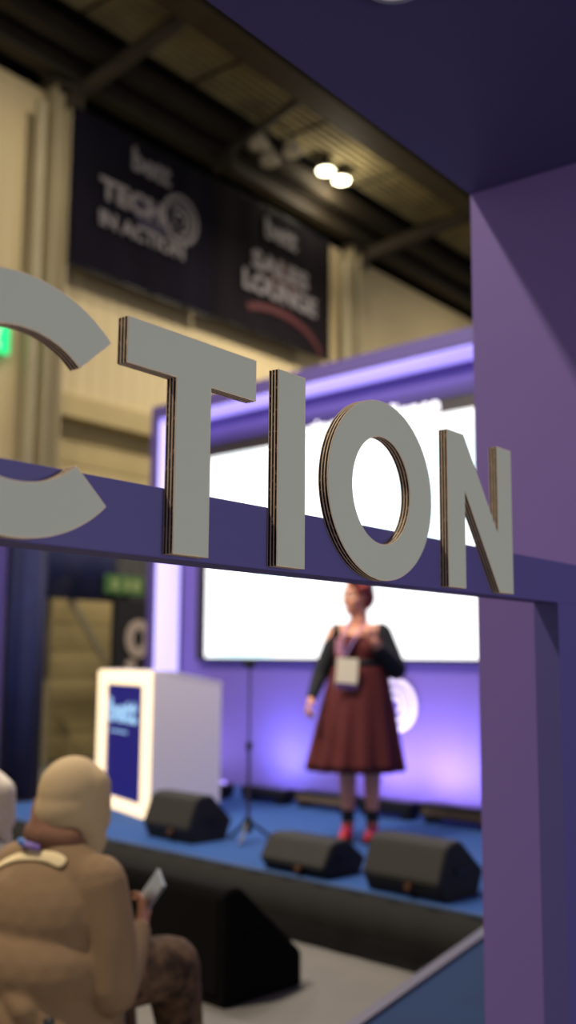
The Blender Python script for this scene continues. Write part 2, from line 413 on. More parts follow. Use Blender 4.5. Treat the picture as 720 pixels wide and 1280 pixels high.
def light(kind, name, loc, energy, col, size=0.3, target=None, spot=None, blend=0.6):
    l = bpy.data.lights.new(name, kind); l.energy = energy; l.color = col
    if kind == 'AREA': l.shape = 'DISK'; l.size = size
    else: l.shadow_soft_size = size
    if kind == 'SPOT': l.spot_size = spot; l.spot_blend = blend
    o = bpy.data.objects.new(name, l); COL.objects.link(o); o.location = loc
    if target is not None: o.rotation_euler = (Vector(target)-Vector(loc)).to_track_quat('-Z', 'Y').to_euler()
    return o
WARM = (1.0, 0.87, 0.67)
for i, (x, y, e) in enumerate(((-8.6, 8.5, 165), (-8.4, 14.5, 480), (-8.4, 22, 220), (-5.2, -1.0, 1050), (-5.0, 6.0, 200))):
    light('AREA', 'hall_light', (x, y, 10.4 if y < 14 or y > 15 else 9.0), e, WARM, 0.6, (x, y, 0))
# added side fill for the letter faces, then the lit pair's light on the wall
light('AREA', 'side_fill', (3.7, 1.7, 1.75), 84, (1.0, 0.96, 0.88), 1.4, (-1, 1.4, 1.75))
light('POINT', 'pair_light', (-11.05, 15.6, 10.3), 60, WARM, 0.15)

# green exit signs
t = empty('exit_sign', (-11.96, 8.47, 5.72), 0, 'bright green exit sign high on the hall wall at the left edge', 'sign')
obj('sign_box', bx(0, 0.06, -0.62, 0.32, 0, 0.44, bev=0.01), M['green_lit'], t)
bm = ball(bmesh.new(), (0.07, 0.12, 0.34), 0.03, 2); tube(bm, (0.07, 0.1, 0.3), (0.07, 0.06, 0.18), 0.03); tube(bm, (0.07, 0.06, 0.18), (0.07, 0.13, 0.06), 0.02); tube(bm, (0.07, 0.06, 0.18), (0.07, -0.05, 0.1), 0.02)
obj('running_figure', bm, M['sign_pict'], t)
obj('arrow', prism(bmesh.new(), [(-0.5, 0.22), (-0.38, 0.34), (-0.38, 0.26), (-0.16, 0.26), (-0.16, 0.18), (-0.38, 0.18), (-0.38, 0.1)], 'x', 0.06, 0.07), M['sign_pict'], t)

# ------------------------------------------------------------------ navy drape wall behind the stage's left end
t = empty('drape_wall', (-11.0, 9.0, 0), 0, 'black drape wall with an open gap, behind the white podium and its exit sign', 'drape')
def drape(y0, y1, z0, z1, amp, per):
    bm = bmesh.new(); n = int((y1-y0)/0.03); rows = []
    for x0 in (0, -0.05):
        for z in (z0, z1): rows.append([bm.verts.new((x0+amp*math.sin(2*PI*(y0+(y1-y0)*i/n)/per), y0+(y1-y0)*i/n, z)) for i in range(n+1)])
    for a, b in ((0, 1), (1, 3), (3, 2), (2, 0)):
        for i in range(n): bm.faces.new((rows[a][i], rows[a][i+1], rows[b][i+1], rows[b][i]))
    for i in (0, n): bm.faces.new((rows[0][i], rows[1][i], rows[3][i], rows[2][i]))
    return bm
obj('valance', drape(-0.7, 1.12, 2.27, 3.3, 0.02, 0.7), M['drape'], t, smooth=True)
obj('curtain', drape(1.12, 3.2, 0.02, 3.3, 0.03, 0.4), M['black_panel'], t, smooth=True)
obj('diagonal_strut', tube(bmesh.new(), (-0.1, 0.38, 2.26), (-0.1, 1.10, 1.38), 0.055), M['column'], t)
obj('curtain_rail', tube(bmesh.new(), (-0.02, -0.75, 3.34), (-0.02, 3.3, 3.34), 0.035), M['blackmetal'], t)
for yy in (-0.7, 3.25): obj('upright', tube(bmesh.new(), (-0.1, yy, 0), (-0.1, yy, 3.34), 0.03), M['blackmetal'], t)
t = empty('drape_screen', (-9.0, 7.0, 0), 0, 'navy pleated drape screen standing left of the beige gap', 'drape')
obj('curtain', drape(-0.17, 0.33, 0.02, 2.95, 0.07, 0.42), M['drape'], t, smooth=True)
obj('curtain_rail', tube(bmesh.new(), (-0.02, -0.2, 3.0), (-0.02, 0.35, 3.0), 0.03), M['blackmetal'], t)
for yy in (-0.19, 0.34): obj('upright', tube(bmesh.new(), (-0.12, yy, 0), (-0.12, yy, 3.0), 0.02), M['blackmetal'], t)
t = empty('purple_wall_panel', (-8.9, 6.03, 0), 0, 'tall purple wall panel at the far left edge beside the navy drape', 'panel')
obj('board', bx(-0.05, 0.05, -0.9, 0.60, 0, 3.2, bev=0.01), M['portal'], t)
obj('base_foot', bx(-0.25, 0.25, -0.6, -0.5, 0, 0.05), M['blackmetal'], t)
t = empty('exit_sign', (-10.9, 10.15, 2.37), 0, 'dim green exit sign hung on the black drape above the gap', 'sign')
obj('sign_box', bx(0, 0.06, -0.36, 0.36, 0.0, 0.27, bev=0.01), M['green_dim'], t)
for yy, s in ((-0.2, 0.06), (0.02, 0.05), (0.2, 0.07)):
    obj('pictogram', bx(0.06, 0.07, yy-s, yy+s, 0.06, 0.21), M['sign_pict_dim'], t)
t = empty('ring_poster', (-10.87, 10.62, 0.0), 0, 'black poster with one pale ring, beside the beige gap', 'poster')
obj('poster_board', bx(-0.02, 0.02, -0.62, 0.9, 0.0, 2.3), M['black_panel'], t)
obj('pale_ring', ringprism(bmesh.new(), circ(-0.19, 1.76, 0.25, 0.27), circ(-0.19, 1.76, 0.10, 0.13), 'x', 0.02, 0.035), M['ringprint'], t)
obj('pale_disc', prism(bmesh.new(), circ(-0.33, 1.4, 0.1, 0.07, n=24), 'x', 0.02, 0.03), M['ringprint'], t)

# ------------------------------------------------------------------ booth: canopy, side wall, sign frame
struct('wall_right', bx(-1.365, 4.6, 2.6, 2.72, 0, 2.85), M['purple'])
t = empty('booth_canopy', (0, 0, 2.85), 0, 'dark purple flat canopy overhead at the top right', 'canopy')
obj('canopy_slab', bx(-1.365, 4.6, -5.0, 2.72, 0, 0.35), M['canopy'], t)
t = empty('recessed_downlight', (-1.022, 1.642, 2.85), 0, 'round pale downlight set in the purple canopy underside', 'lamp')
obj('trim_ring', ringprism(bmesh.new(), circ(0, 0, 0.066, 0.066, n=40), circ(0, 0, 0.056, 0.056, n=40), 'z', -0.006, -0.0005), M['steel'], t)
obj('diffuser', prism(bmesh.new(), circ(0, 0, 0.056, 0.056, n=40), 'z', -0.004, -0.0005), M['lampoff'], t)

t = empty('sign_frame', (-1.05, 0.9, 0), 0, 'deep purple open frame whose crossbeam carries the big grey letters', 'frame')
yo = 0.9
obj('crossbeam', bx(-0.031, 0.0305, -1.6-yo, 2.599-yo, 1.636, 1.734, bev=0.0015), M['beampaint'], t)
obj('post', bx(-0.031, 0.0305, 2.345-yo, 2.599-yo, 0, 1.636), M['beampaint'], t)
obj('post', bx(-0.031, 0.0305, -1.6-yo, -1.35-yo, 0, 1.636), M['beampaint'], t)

# ------------------------------------------------------------------ big cardboard letters
def mk_shape(kind):
    if kind == 'C':
        a0, a1 = R(42), R(318)
        # cut ends at roughly 45 degrees
        return ('ring', circ(0.758, 1.80, 0.19, 0.162, a0, a1, 72, True), circ(0.758, 1.80, 0.119, 0.094, R(41.5), R(318.5), 72, True), False)
    if kind == 'O':
        return ('ring', circ(1.555, 1.80, 0.171, 0.1625, n=96), circ(1.552, 1.799, 0.094, 0.097, n=96), True)
    if kind == 'T':
        return ('poly', [(0.927, 1.955), (0.927, 1.890), (1.022, 1.890), (1.022, 1.641), (1.095, 1.641), (1.095, 1.890), (1.197, 1.890), (1.197, 1.955)])
    if kind == 'I':
        return ('poly', [(1.251, 1.955), (1.251, 1.641), (1.323, 1.641), (1.323, 1.955)])
    return ('poly', [(1.789, 1.955), (1.789, 1.641), (1.860, 1.641), (1.860, 1.838), (2.006, 1.641), (2.072, 1.641), (2.072, 1.955), (2.004, 1.955), (2.004, 1.766), (1.858, 1.955)])
def inset(pts, d):
    n = len(pts); out = []
    area = sum(pts[i][0]*pts[(i+1) % n][1]-pts[(i+1) % n][0]*pts[i][1] for i in range(n))
    s = 1 if area > 0 else -1
    for i in range(n):
        p0, p1, p2 = Vector(pts[i-1]), Vector(pts[i]), Vector(pts[(i+1) % n])
        e1 = (p1-p0).normalized(); e2 = (p2-p1).normalized()
        n1 = Vector((-e1.y, e1.x))*s; n2 = Vector((-e2.y, e2.x))*s
        b = n1+n2; k = d/max(0.25, 1+n1.dot(n2))
        out.append(tuple(p1+b*k))
    return out
def cardboard_letter(kind, lab):
    sh = mk_shape(kind); cy = {'C': 0.758, 'T': 1.06, 'I': 1.287, 'O': 1.555, 'N': 1.93}[kind]
    t = empty('cardboard_letter', (-1.0195, cy, 1.641), 0, lab, 'letter', 'big grey letters on the purple crossbeam')
    def slab(a0, a1, d):
        bm = bmesh.new()
        if sh[0] == 'poly':
            prism(bm, [(p-cy, q-1.641) for p, q in inset(sh[1], d)], 'x', a0, a1)
        else:
            out, inn, closed = sh[1:]
            if closed:
                co = Vector((sum(p[0] for p in out)/len(out), sum(p[1] for p in out)/len(out)))
                f = lambda pts, s: [(p+(p-co.x)/0.16*s-cy, q+(q-co.y)/0.16*s-1.641) for p, q in pts]
                ringprism(bm, f(out, -d), f(inn, d*1.6), 'x', a0, a1, True)
            else:
                m = len(out)
                poly = inset(out + inn[::-1], d)
                ringprism(bm, [(p-cy, q-1.641) for p, q in poly[:m]], [(p-cy, q-1.641) for p, q in poly[m:][::-1]], 'x', a0, a1, False)
        return bm
    # three sheets of double-faced corrugated board and a painted face
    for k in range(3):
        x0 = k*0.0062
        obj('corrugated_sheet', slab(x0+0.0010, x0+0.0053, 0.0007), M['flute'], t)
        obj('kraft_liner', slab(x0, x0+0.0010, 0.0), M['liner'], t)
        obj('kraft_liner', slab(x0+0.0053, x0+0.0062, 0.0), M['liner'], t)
    obj('painted_face', slab(0.0186, 0.0192, 0.0012), M['letter_face'], t)
    return t
cardboard_letter('C', 'grey layered cardboard letter C at the left end of the row')
cardboard_letter('T', 'grey layered cardboard letter T between the C and the I')
cardboard_letter('I', 'grey layered cardboard letter I, a plain upright bar')
cardboard_letter('O', 'grey layered cardboard letter O with an open round hole')
cardboard_letter('N', 'grey layered cardboard letter N at the right end of the row')

# ------------------------------------------------------------------ stage
SR = -A6
U0, U1, V0, V1 = -7.55, -1.5, 4.23, 7.1
t = empty('stage', sw(-4.5, V0), SR, 'low black sided stage with bright blue carpet on top', 'stage')
obj('platform', bx(U0+4.5, U1+4.5, 0.03, V1-V0, 0, ZS-0.012), M['skirt'], t)
obj('carpet', bx(U0+4.5, U1+4.5, 0.025, V1-V0, ZS-0.012, ZS, bev=0.002), M['stagecarpet'], t)
bm = bmesh.new(); n = 120
rows = [[bm.verts.new((U0+4.5+(U1-U0)*i/n, 0.003*math.sin(i*1.3)+(0.018 if s else 0), z)) for i in range(n+1)] for s in (0, 1) for z in (0.0, ZS-0.014)]
for a, b in ((0, 1), (1, 3), (3, 2), (2, 0)):
    for i in range(n): bm.faces.new((rows[a][i], rows[a][i+1], rows[b][i+1], rows[b][i]))
obj('front_skirt', bm, M['skirt'], t, smooth=True)
obj('front_edge_trim', bx(U0+4.5, U1+4.5, 0.0, 0.025, ZS-0.012, ZS-0.0005), M['edge'], t)

t = empty('stage_ramp', sw(-2.735, V0-0.02), SR, 'dark blue carpeted ramp with a pale edge trim climbing to the stage', 'ramp')
L = 1.60
obj('ramp_carpet', prism(bmesh.new(), [(-L, 0), (0, 0), (0, 0.33), (-L, 0.0)][:3] + [(-L, 0.004)], 'x', 0.05, 1.15), M['ramp'], t)
obj('edge_trim', prism(bmesh.new(), [(-L-0.02, 0), (0, 0), (0, 0.345), (-L-0.02, 0.015)], 'x', 0.0, 0.055), M['ramprail'], t)

# ------------------------------------------------------------------ backdrop
BU0, BU1, BV, BF = -8.05, -1.5, 6.8, 6.42
t = empty('stage_backdrop', sw((BU0+BU1)/2, BV), SR, 'tall purple lit backdrop portal behind the stage with glowing inner edges', 'backdrop')
mu = (BU0+BU1)/2
def lu(u): return u-mu
def lv(v): return v-BV
obj('back_panel', bx(lu(BU0), lu(BU1), 0, 0.08, ZS+0.001, 3.87), M['backdrop'], t)
obj('header', bx(lu(BU0)-0.09, lu(BU1)+0.09, lv(BF), 0.08, 3.875, 4.0, bev=0.004), M['portal'], t)
obj('side_jamb', bx(lu(BU0)-0.09, lu(BU0)-0.004, lv(BF), 0.08, 0, 3.875, bev=0.004), M['portal'], t)
obj('side_jamb', bx(lu(BU1)+0.004, lu(BU1)+0.09, lv(BF), 0.08, 0, 3.875, bev=0.004), M['portal'], t)
obj('header_glow', bx(lu(BU0), lu(BU1), lv(BF)+0.03, -0.02, 3.862, 3.875), M['ledbox'], t)  # header underside made to glow in place of light from hidden LED strips
obj('jamb_glow', bx(lu(BU0)-0.004, lu(BU0)+0.008, lv(BF)+0.04, -0.04, 0.36, 3.85), M['jambglow'], t)  # inner jamb faces glow themselves, standing in for strip light falling on them
obj('jamb_glow', bx(lu(BU1)-0.008, lu(BU1)+0.004, lv(BF)+0.04, -0.04, 0.36, 3.85), M['jambglow'], t)
obj('ledge_trim', bx(lu(BU0)+0.1, lu(BU1)-0.1, -0.03, 0.0, 3.60, 3.68), M['portal'], t)
rings(t, (lu(-5.33), -0.012, 1.13), (R(90), 0, 0), 0.215, M['logo'], 0.012)
for ch in t.children:
    if ch.name.startswith('ring_emblem'): ch['label'] = 'white ring logo low on the purple panel'

t = empty('projection_screen', sw(-6.0, 6.72), SR, 'large glowing white presentation screen on the purple backdrop', 'screen')
obj('bezel', bx(-1.74, 1.62, 0.0, 0.06, 1.475, 3.575, bev=0.004), M['bezel'], t)
prism_pts = []
def rrect(x0, x1, z0, z1, r):
    P = []
    for cx, cz, a in ((x1-r, z0+r, -90), (x1-r, z1-r, 0), (x0+r, z1-r, 90), (x0+r, z0+r, 180)):
        for k in range(7): P.append((cx+r*math.cos(R(a+15*k)), cz+r*math.sin(R(a+15*k))))
    return P
obj('display', prism(bmesh.new(), rrect(-1.59, 1.56, 1.50, 3.455, 0.03), 'y', -0.012, -0.001), M['screen'], t)
text('slide_title', 'Engaging an audience', M['text_lit'], t, (0.27, -0.006, 3.52), (R(90), 0, 0), w=1.85, h=0.19, bold=0.02, ext=0.003)
obj('slide_mark', prism(bmesh.new(), [(-0.93, 2.24), (-0.90, 2.26), (-0.86, 2.40), (-0.89, 2.42)], 'y', -0.016, -0.012), M['redmark'], t)

# wash lights and cases along the foot of the backdrop
def case(u, v, w, h, d, m, lab, lit=False):
    name = 'light_bar' if lit else 'floor_wash_light'
    t = empty(name, sw(u, v, ZS), SR, lab, 'stage light', 'wash lights along the foot of the backdrop')
    obj('housing', bx(-w/2, w/2, -d/2, d/2, 0.03, h, bev=0.012), M['blackmetal'], t)
    obj('front_plate', bx(-w/2+0.03, w/2-0.03, -d/2-0.006, -d/2+0.002, 0.05, h-0.03), m, t)
    for s in (-w/2+0.06, w/2-0.06): obj('foot', bx(s-0.02, s+0.02, -d/2, d/2, 0, 0.032), M['blackmetal'], t)
    if lit:
        for k in range(7):
            obj('led_lens', tube(bmesh.new(), (-w/2+0.06+k*(w-0.12)/6, 0, h), (-w/2+0.06+k*(w-0.12)/6, 0, h+0.02), 0.022, seg=12), M['ledlit'], t)
    else:
        obj('lens_strip', bx(-w/2+0.04, w/2-0.04, d/2-0.002, d/2+0.006, 0.05, h-0.03), M['ledbox'], t)
    return t
case(-6.85, 6.10, 0.55, 0.12, 0.16, M['blackmetal'], 'black light bar with small lilac glowing lenses beside the podium', True)
case(-6.22, 6.22, 0.5, 0.12, 0.16, M['blackmetal'], 'black floor wash light left of the standing woman, nearest the light bar')
case(-5.62, 6.27, 0.55, 0.13, 0.16, M['fixture'], 'brown fronted floor wash light seen just left of the woman')
case(-5.03, 6.32, 0.5, 0.13, 0.16, M['blackmetal'], 'black floor wash light behind the legs of the woman')
case(-4.42, 6.36, 0.6, 0.14, 0.16, M['fixture'], 'brown fronted floor wash light right of the legs of the woman')
case(-3.75, 6.40, 0.55, 0.13, 0.16, M['blackmetal'], 'black floor wash light partly behind the purple wall edge')
BL = (0.30, 0.30, 1.0)
PU = (0.62, 0.52, 1.0)
for u, e, c in ((-6.55, 10, (0.42, 0.46, 1)), (-5.4, 9, PU), (-4.85, 9, (0.74, 0.62, 1)), (-4.45, 5, (0.4, 0.4, 1)), (-3.4, 7, PU), (-7.5, 2, PU)):
    light('AREA', 'wash_light', sw(u, 6.42, 0.56), e, c, 0.22, sw(u, 6.80, 1.0))
light('AREA', 'stage_top_light', sw(-4.8, 3.6, 4.6), 90, (1, 0.9, 0.8), 0.5, sw(-4.8, 5.6, 0.8))
light('AREA', 'stage_top_light', sw(-6.8, 3.4, 4.6), 60, (1, 0.9, 0.85), 0.5, sw(-6.4, 5.4, 0.6))

# ------------------------------------------------------------------ white podium with light border
pc = (-6.068, 4.866)
dl = Vector((-0.963, 0.269, 0)).normalized()
ang = math.atan2(-dl.y, -dl.x)       # local +x runs from the far left edge to the near corner
W, D = 1.09, 0.56
t = empty('podium', sw(pc[0], pc[1], ZS), SR+ang, 'white podium with a glowing border and blue front panel', 'podium')
H0, H1 = 1.07, 0.985
prof = [(0, 0), (D, 0), (D, H1), (0.14, H0), (0, H0)]
obj('body', prism(bmesh.new(), prof, 'x', -W, 0), M['podium'], t)
bw = 0.17
bm = bmesh.new()
ringprism(bm, [(-W+0.005, 0.01), (-0.005, 0.01), (-0.005, H0-0.01), (-W+0.005, H0-0.01)], [(-W+0.20, 0.10), (-0.15, 0.10), (-0.15, H0-0.11), (-W+0.20, H0-0.11)], 'y', -0.02, 0.0)
obj('light_border', bm, M['podlit'], t)
obj('blue_panel', bx(-W+0.20, -0.15, -0.012, 0.0, 0.10, H0-0.11), M['podblue'], t)
text('panel_lettering', 'bett', M['podtext'], t, (-W/2-0.0, -0.016, 0.76), (R(90), 0, 0), w=0.58, h=0.19, bold=0.03, ext=0.004)
obj('panel_line', bx(-W+0.28, -0.45, -0.015, -0.012, 0.59, 0.605), M['podtext'], t)
obj('top_rim', prism(bmesh.new(), [(0.13, H0+0.004), (D+0.005, H1+0.004), (D+0.005, H1-0.015), (0.13, H0-0.02)], 'x', -W-0.004, 0.004), M['podium'], t)

# ------------------------------------------------------------------ stage monitors
def monitor(u, v, L, H, D, rz, lab):
    t = empty('stage_monitor', sw(u, v, ZS), SR+rz, lab, 'speaker', 'black wedge stage monitors on the stage front')
    P = [(0.05, 0.0), (0.0, 0.34*H), (0.07, 0.93*H), (0.12, H), (0.20, H), (D, 0.42*H), (D-0.05, 0.0)]
    bm = prism(bmesh.new(), P, 'x', 0, L)
    bmesh.ops.bevel(bm, geom=bm.edges[:], offset=0.008, segments=2, affect='EDGES')
    obj('cabinet', bm, M['spk'], t)
    n = Vector((0, D-0.20, 0.42*H-H)).normalized(); nn = Vector((0, -n.z, n.y))
    a = Vector((0, 0.20, H))+n*0.02; b = Vector((0, D, 0.42*H))-n*0.02
    g = bmesh.new(); vs = []
    for x in (0.03, L-0.03):
        for p in (a, b):
            for k in (0.001, 0.012): vs.append(g.verts.new((x, p.y+nn.y*k, p.z+nn.z*k)))
    bmesh.ops.convex_hull(g, input=g.verts)
    obj('grille', g, M['grille'], t)
    obj('side_handle', bx(L-0.002, L+0.008, D*0.35, D*0.35+0.12, H*0.42, H*0.42+0.04, bev=0.002), M['blackmetal'], t)
    obj('connector', tube(bmesh.new(), (L*0.62, -0.012, 0.22*H), (L*0.62, 0.06, 0.22*H), 0.018, seg=12), M['orange'], t)['label'] = 'orange cable connector'
    for x in (0.06, L-0.06): obj('rubber_foot', bx(x-0.02, x+0.02, 0.08, D-0.08, -0.0, 0.01), M['blackmetal'], t)
    return t
monitor(-5.60, 4.43, 0.46, 0.29, 0.38, R(0), 'black wedge stage monitor in front of the white podium')
monitor(-4.32, 4.255, 0.48, 0.19, 0.36, R(0), 'low black wedge stage monitor, the middle of the three')
monitor(-3.57, 4.255, 0.48, 0.275, 0.39, R(0), 'large black wedge stage monitor nearest the purple wall edge')

# big front fill wedge on the floor
t = empty('subwoofer', sw(-4.62, 3.215), SR, 'big matte black speaker cabinet on the floor before the stage', 'speaker')
bm = prism(bmesh.new(), [(0, 0), (0, 0.475), (0.02, 0.495), (0.09, 0.495), (0.49, 0.15), (0.49, 0)], 'x', 0, 1.15)
bmesh.ops.bevel(bm, geom=bm.edges[:], offset=0.01, segments=2, affect='EDGES')
obj('cabinet', bm, M['sub'], t)
obj('front_grille', bx(0.04, 1.11, -0.008, 0.0, 0.05, 0.45), M['sub'], t)
obj('side_handle', bx(1.149, 1.16, 0.12, 0.26, 0.24, 0.30, bev=0.003), M['sub'], t)

# ------------------------------------------------------------------ microphone stand
t = empty('microphone_stand', sw(-4.98, 4.80, ZS), SR, 'slim dark microphone stand on three splayed feet at centre stage', 'stand')
obj('pole', tube(bmesh.new(), (0, 0, 0.16), (0, 0, 1.12), 0.008, seg=12), M['standgrey'], t)
obj('lower_pole', tube(bmesh.new(), (0, 0, 0.08), (0, 0, 0.6), 0.012, seg=12), M['standgrey'], t)
obj('hub', tube(bmesh.new(), (0, 0, 0.06), (0, 0, 0.15), 0.028, seg=12), M['blackmetal'], t)
for k, a in enumerate((60, 180, 300)):
    c, s = math.cos(R(a)), math.sin(R(a))
    obj('leg', tube(bmesh.new(), (0.02*c, 0.02*s, 0.12), (0.17*c, 0.17*s, 0.012), 0.010, seg=10), M['steel'] if k == 2 else M['blackmetal'], t)
obj('clutch_knob', tube(bmesh.new(), (0.0, 0, 0.58), (0.0, 0, 0.63), 0.022, seg=12), M['blackmetal'], t)
obj('clip', bx(-0.02, 0.02, -0.05, 0.03, 1.11, 1.15, bev=0.006), M['blackmetal'], t)

# ------------------------------------------------------------------ hands
def hand(bm, wrist, direction, palm_n, size=1.0, curl=0.5, side=1):
    """palm and five fingers as overlapping volumes; palm_n: direction the palm faces"""
    d = Vector(direction).normalized(); n = Vector(palm_n); n = (n-d*n.dot(d)).normalized(); s = d.cross(n)*side
    w = Vector(wrist)
    for k in (-1, -0.35, 0.35, 1):
        cap(bm, w+d*0.01+s*k*0.018*size, 0.014*size, w+d*0.085*size+s*k*0.031*size, 0.0125*size)
    for k, ln in ((-1, 0.058), (-0.35, 0.072), (0.35, 0.078), (1, 0.068)):
        p = w+d*0.085*size+s*k*0.033*size
        a = curl
        for j, f in enumerate((0.45, 0.32, 0.23)):
            dir_ = (d*math.cos(a)+n*math.sin(a)+s*k*0.10).normalized()
            q = p+dir_*ln*f*size*1.05
            cap(bm, p, (0.0095-j*0.0008)*size, q, (0.0088-j*0.0008)*size); p = q; a += curl*0.9
    p = w+d*0.025*size+s*0.028*size
    q = p+(d*0.6+s*0.75+n*0.35).normalized()*0.042*size; cap(bm, p, 0.013*size, q, 0.0115*size)
    r = q+(d*0.85+s*0.25+n*0.45).normalized()*0.03*size; cap(bm, q, 0.0115*size, r, 0.0095*size)

# ------------------------------------------------------------------ standing presenter
PR = R(33.7)
px_, py_, _ = sw(-4.53, 5.38)
t = empty('person', (px_, py_, ZS), PR, 'standing woman in a dark red tartan dress and black cardigan, talking on stage', 'person')
HC = Vector((-0.015, 0.0, 1.585))
fd = Vector((-0.80, -0.60, 0)).normalized()          # she looks to the left of the picture
fr = Vector((-fd.y, fd.x, 0))
bm = bmesh.new()
def H(f, s, z): return HC+fd*f+fr*s+Vector((0, 0, z))
fa = math.atan2(fd.y, fd.x)
ball(bm, H(-0.005, 0, 0.03), (0.094, 0.075, 0.10), 4, (0, 0, fa))
ball(bm, H(0.03, 0, -0.04), (0.062, 0.056, 0.078), 3, (0, 0, fa))
cap(bm, H(0.075, 0, -0.095), 0.022, H(0.04, 0, -0.10), 0.035)
cap(bm, H(0.090, 0, 0.012), 0.009, H(0.108, 0, -0.022), 0.013)
for s in (-1, 1):
    ball(bm, H(0.0, s*0.077, -0.01), (0.018, 0.008, 0.03), 2, (0, 0, fa))
    ball(bm, H(0.055, s*0.04, -0.03), (0.03, 0.022, 0.025), 2)
cap(bm, H(-0.02, 0, -0.06), 0.052, (-0.005, 0.015, 1.40), 0.060)
cap(bm, (-0.12, 0.01, 1.35), 0.055, (0.13, 0.01, 1.35), 0.055)
ball(bm, (0, 0.0, 1.26), (0.165, 0.115, 0.13)); ball(bm, (-0.07, -0.06, 1.24), (0.085, 0.08, 0.085)); ball(bm, (0.07, -0.06, 1.24), (0.085, 0.08, 0.085))
ball(bm, (0, 0.0, 1.10), (0.165, 0.125, 0.14)); ball(bm, (-0.01, 0.01, 0.93), (0.20, 0.155, 0.16))
for s, kx in ((-1, -0.078), (1, 0.082)):
    chain(bm, [((s*0.095, 0.0, 0.86), 0.095), ((kx*1.05, 0.0, 0.50), 0.064), ((kx, 0.02, 0.36), 0.057), ((kx, 0.02, 0.11), 0.034)])
    chain(bm, [((kx, 0.02, 0.11), 0.034), ((kx, 0.035, 0.055), 0.033), ((kx-0.02, -0.10, 0.03), 0.026)])
armL = [Vector((-0.165, 0.01, 1.34)), Vector((-0.262, -0.01, 1.06)), Vector((-0.315, -0.14, 0.905))]
armR = [Vector((0.165, 0.01, 1.34)), Vector((0.232, -0.03, 1.11)), Vector((0.095, -0.21, 1.28))]
for A in (armL, armR): chain(bm, [(A[0], 0.052), (A[1], 0.040), (A[2], 0.026)])
hand(bm, armL[2], (armL[2]-armL[1]), (0.6, -0.2, -0.5), 0.95, 0.55, 1)
hand(bm, armR[2], (-0.25, -0.1, 0.75), (-0.6, 0.6, 0), 0.95, 0.75, -1)
body = fused('body', bm, M['skin'], t, 0.0065, 5)
# eyes, brows, lips
for s in (-1, 1):
    e = obj('eye', ball(bmesh.new(), H(0.079, s*0.029, 0.008), 0.0125, 2), M['eye'], t, smooth=True)
    obj('iris', ball(bmesh.new(), H(0.089, s*0.029, 0.008), 0.0055, 2), M['iris'], e, smooth=True)
    obj('eyebrow', cap(bmesh.new(), H(0.090, s*0.016, 0.033), 0.004, H(0.080, s*0.046, 0.034), 0.003), M['hair'], t, smooth=True)
obj('lips', ball(bmesh.new(), H(0.093, 0, -0.058), (0.008, 0.022, 0.008), 2, (0, 0, fa)), M['lips'], t, smooth=True)
# short auburn hair
bm = bmesh.new()
ball(bm, H(-0.022, 0, 0.05), (0.102, 0.090, 0.102), 3, (0, 0, fa)); ball(bm, H(-0.055, 0, 0.0), (0.075, 0.086, 0.095), 3, (0, 0, fa))
ball(bm, H(0.04, 0.03, 0.095), (0.055, 0.05, 0.032), 3, (0, 0, fa)); ball(bm, H(-0.02, -0.02, 0.125), (0.06, 0.06, 0.03), 2)
for k in range(9):
    a = R(-110+k*27.5); ball(bm, HC+Vector((0.085*math.cos(a+fa+PI), 0.085*math.sin(a+fa+PI), 0.04+0.02*math.sin(k*2.1))), 0.03, 2)
fused('hair', bm, M['hair'], t, 0.008, 3)
# dress: bodice and pleated skirt
bm = bmesh.new()
ball(bm, (0, 0.0, 1.25), (0.178, 0.13, 0.115)); ball(bm, (-0.07, -0.062, 1.24), (0.096, 0.09, 0.092)); ball(bm, (0.07, -0.062, 1.24), (0.096, 0.09, 0.092))
loft(bm, [(0, 0, 1.10, 0.17, 0.135), (0, 0, 1.25, 0.178, 0.13)], 32); ball(bm, (0, 0, 1.12), (0.175, 0.14, 0.09))
cap(bm, (-0.15, 0.0, 1.33), 0.045, (-0.12, 0.03, 1.36), 0.045); cap(bm, (0.15, 0.0, 1.33), 0.045, (0.12, 0.03, 1.36), 0.045)
fused('bodice', bm, M['tartan'], t, 0.009, 5)
bm = bmesh.new()
rg = []
for k in range(13):
    f = k/12; z = 1.15-0.705*f; rg.append((-0.03*f, 0.0, z, 0.172+0.15*f**0.85, 0.140+0.125*f**0.85))
loft(bm, rg, 144, lambda k, a: 1+0.055*(k/12)**1.3*math.sin(a*13+0.6*math.sin(a*3)))
obj('skirt', bm, M['tartan'], t, smooth=True)
obj('waistband', loft(bmesh.new(), [(0, 0, 1.125, 0.181, 0.150), (0, 0, 1.165, 0.179, 0.148)], 48), M['shoeblack'], t, smooth=True)
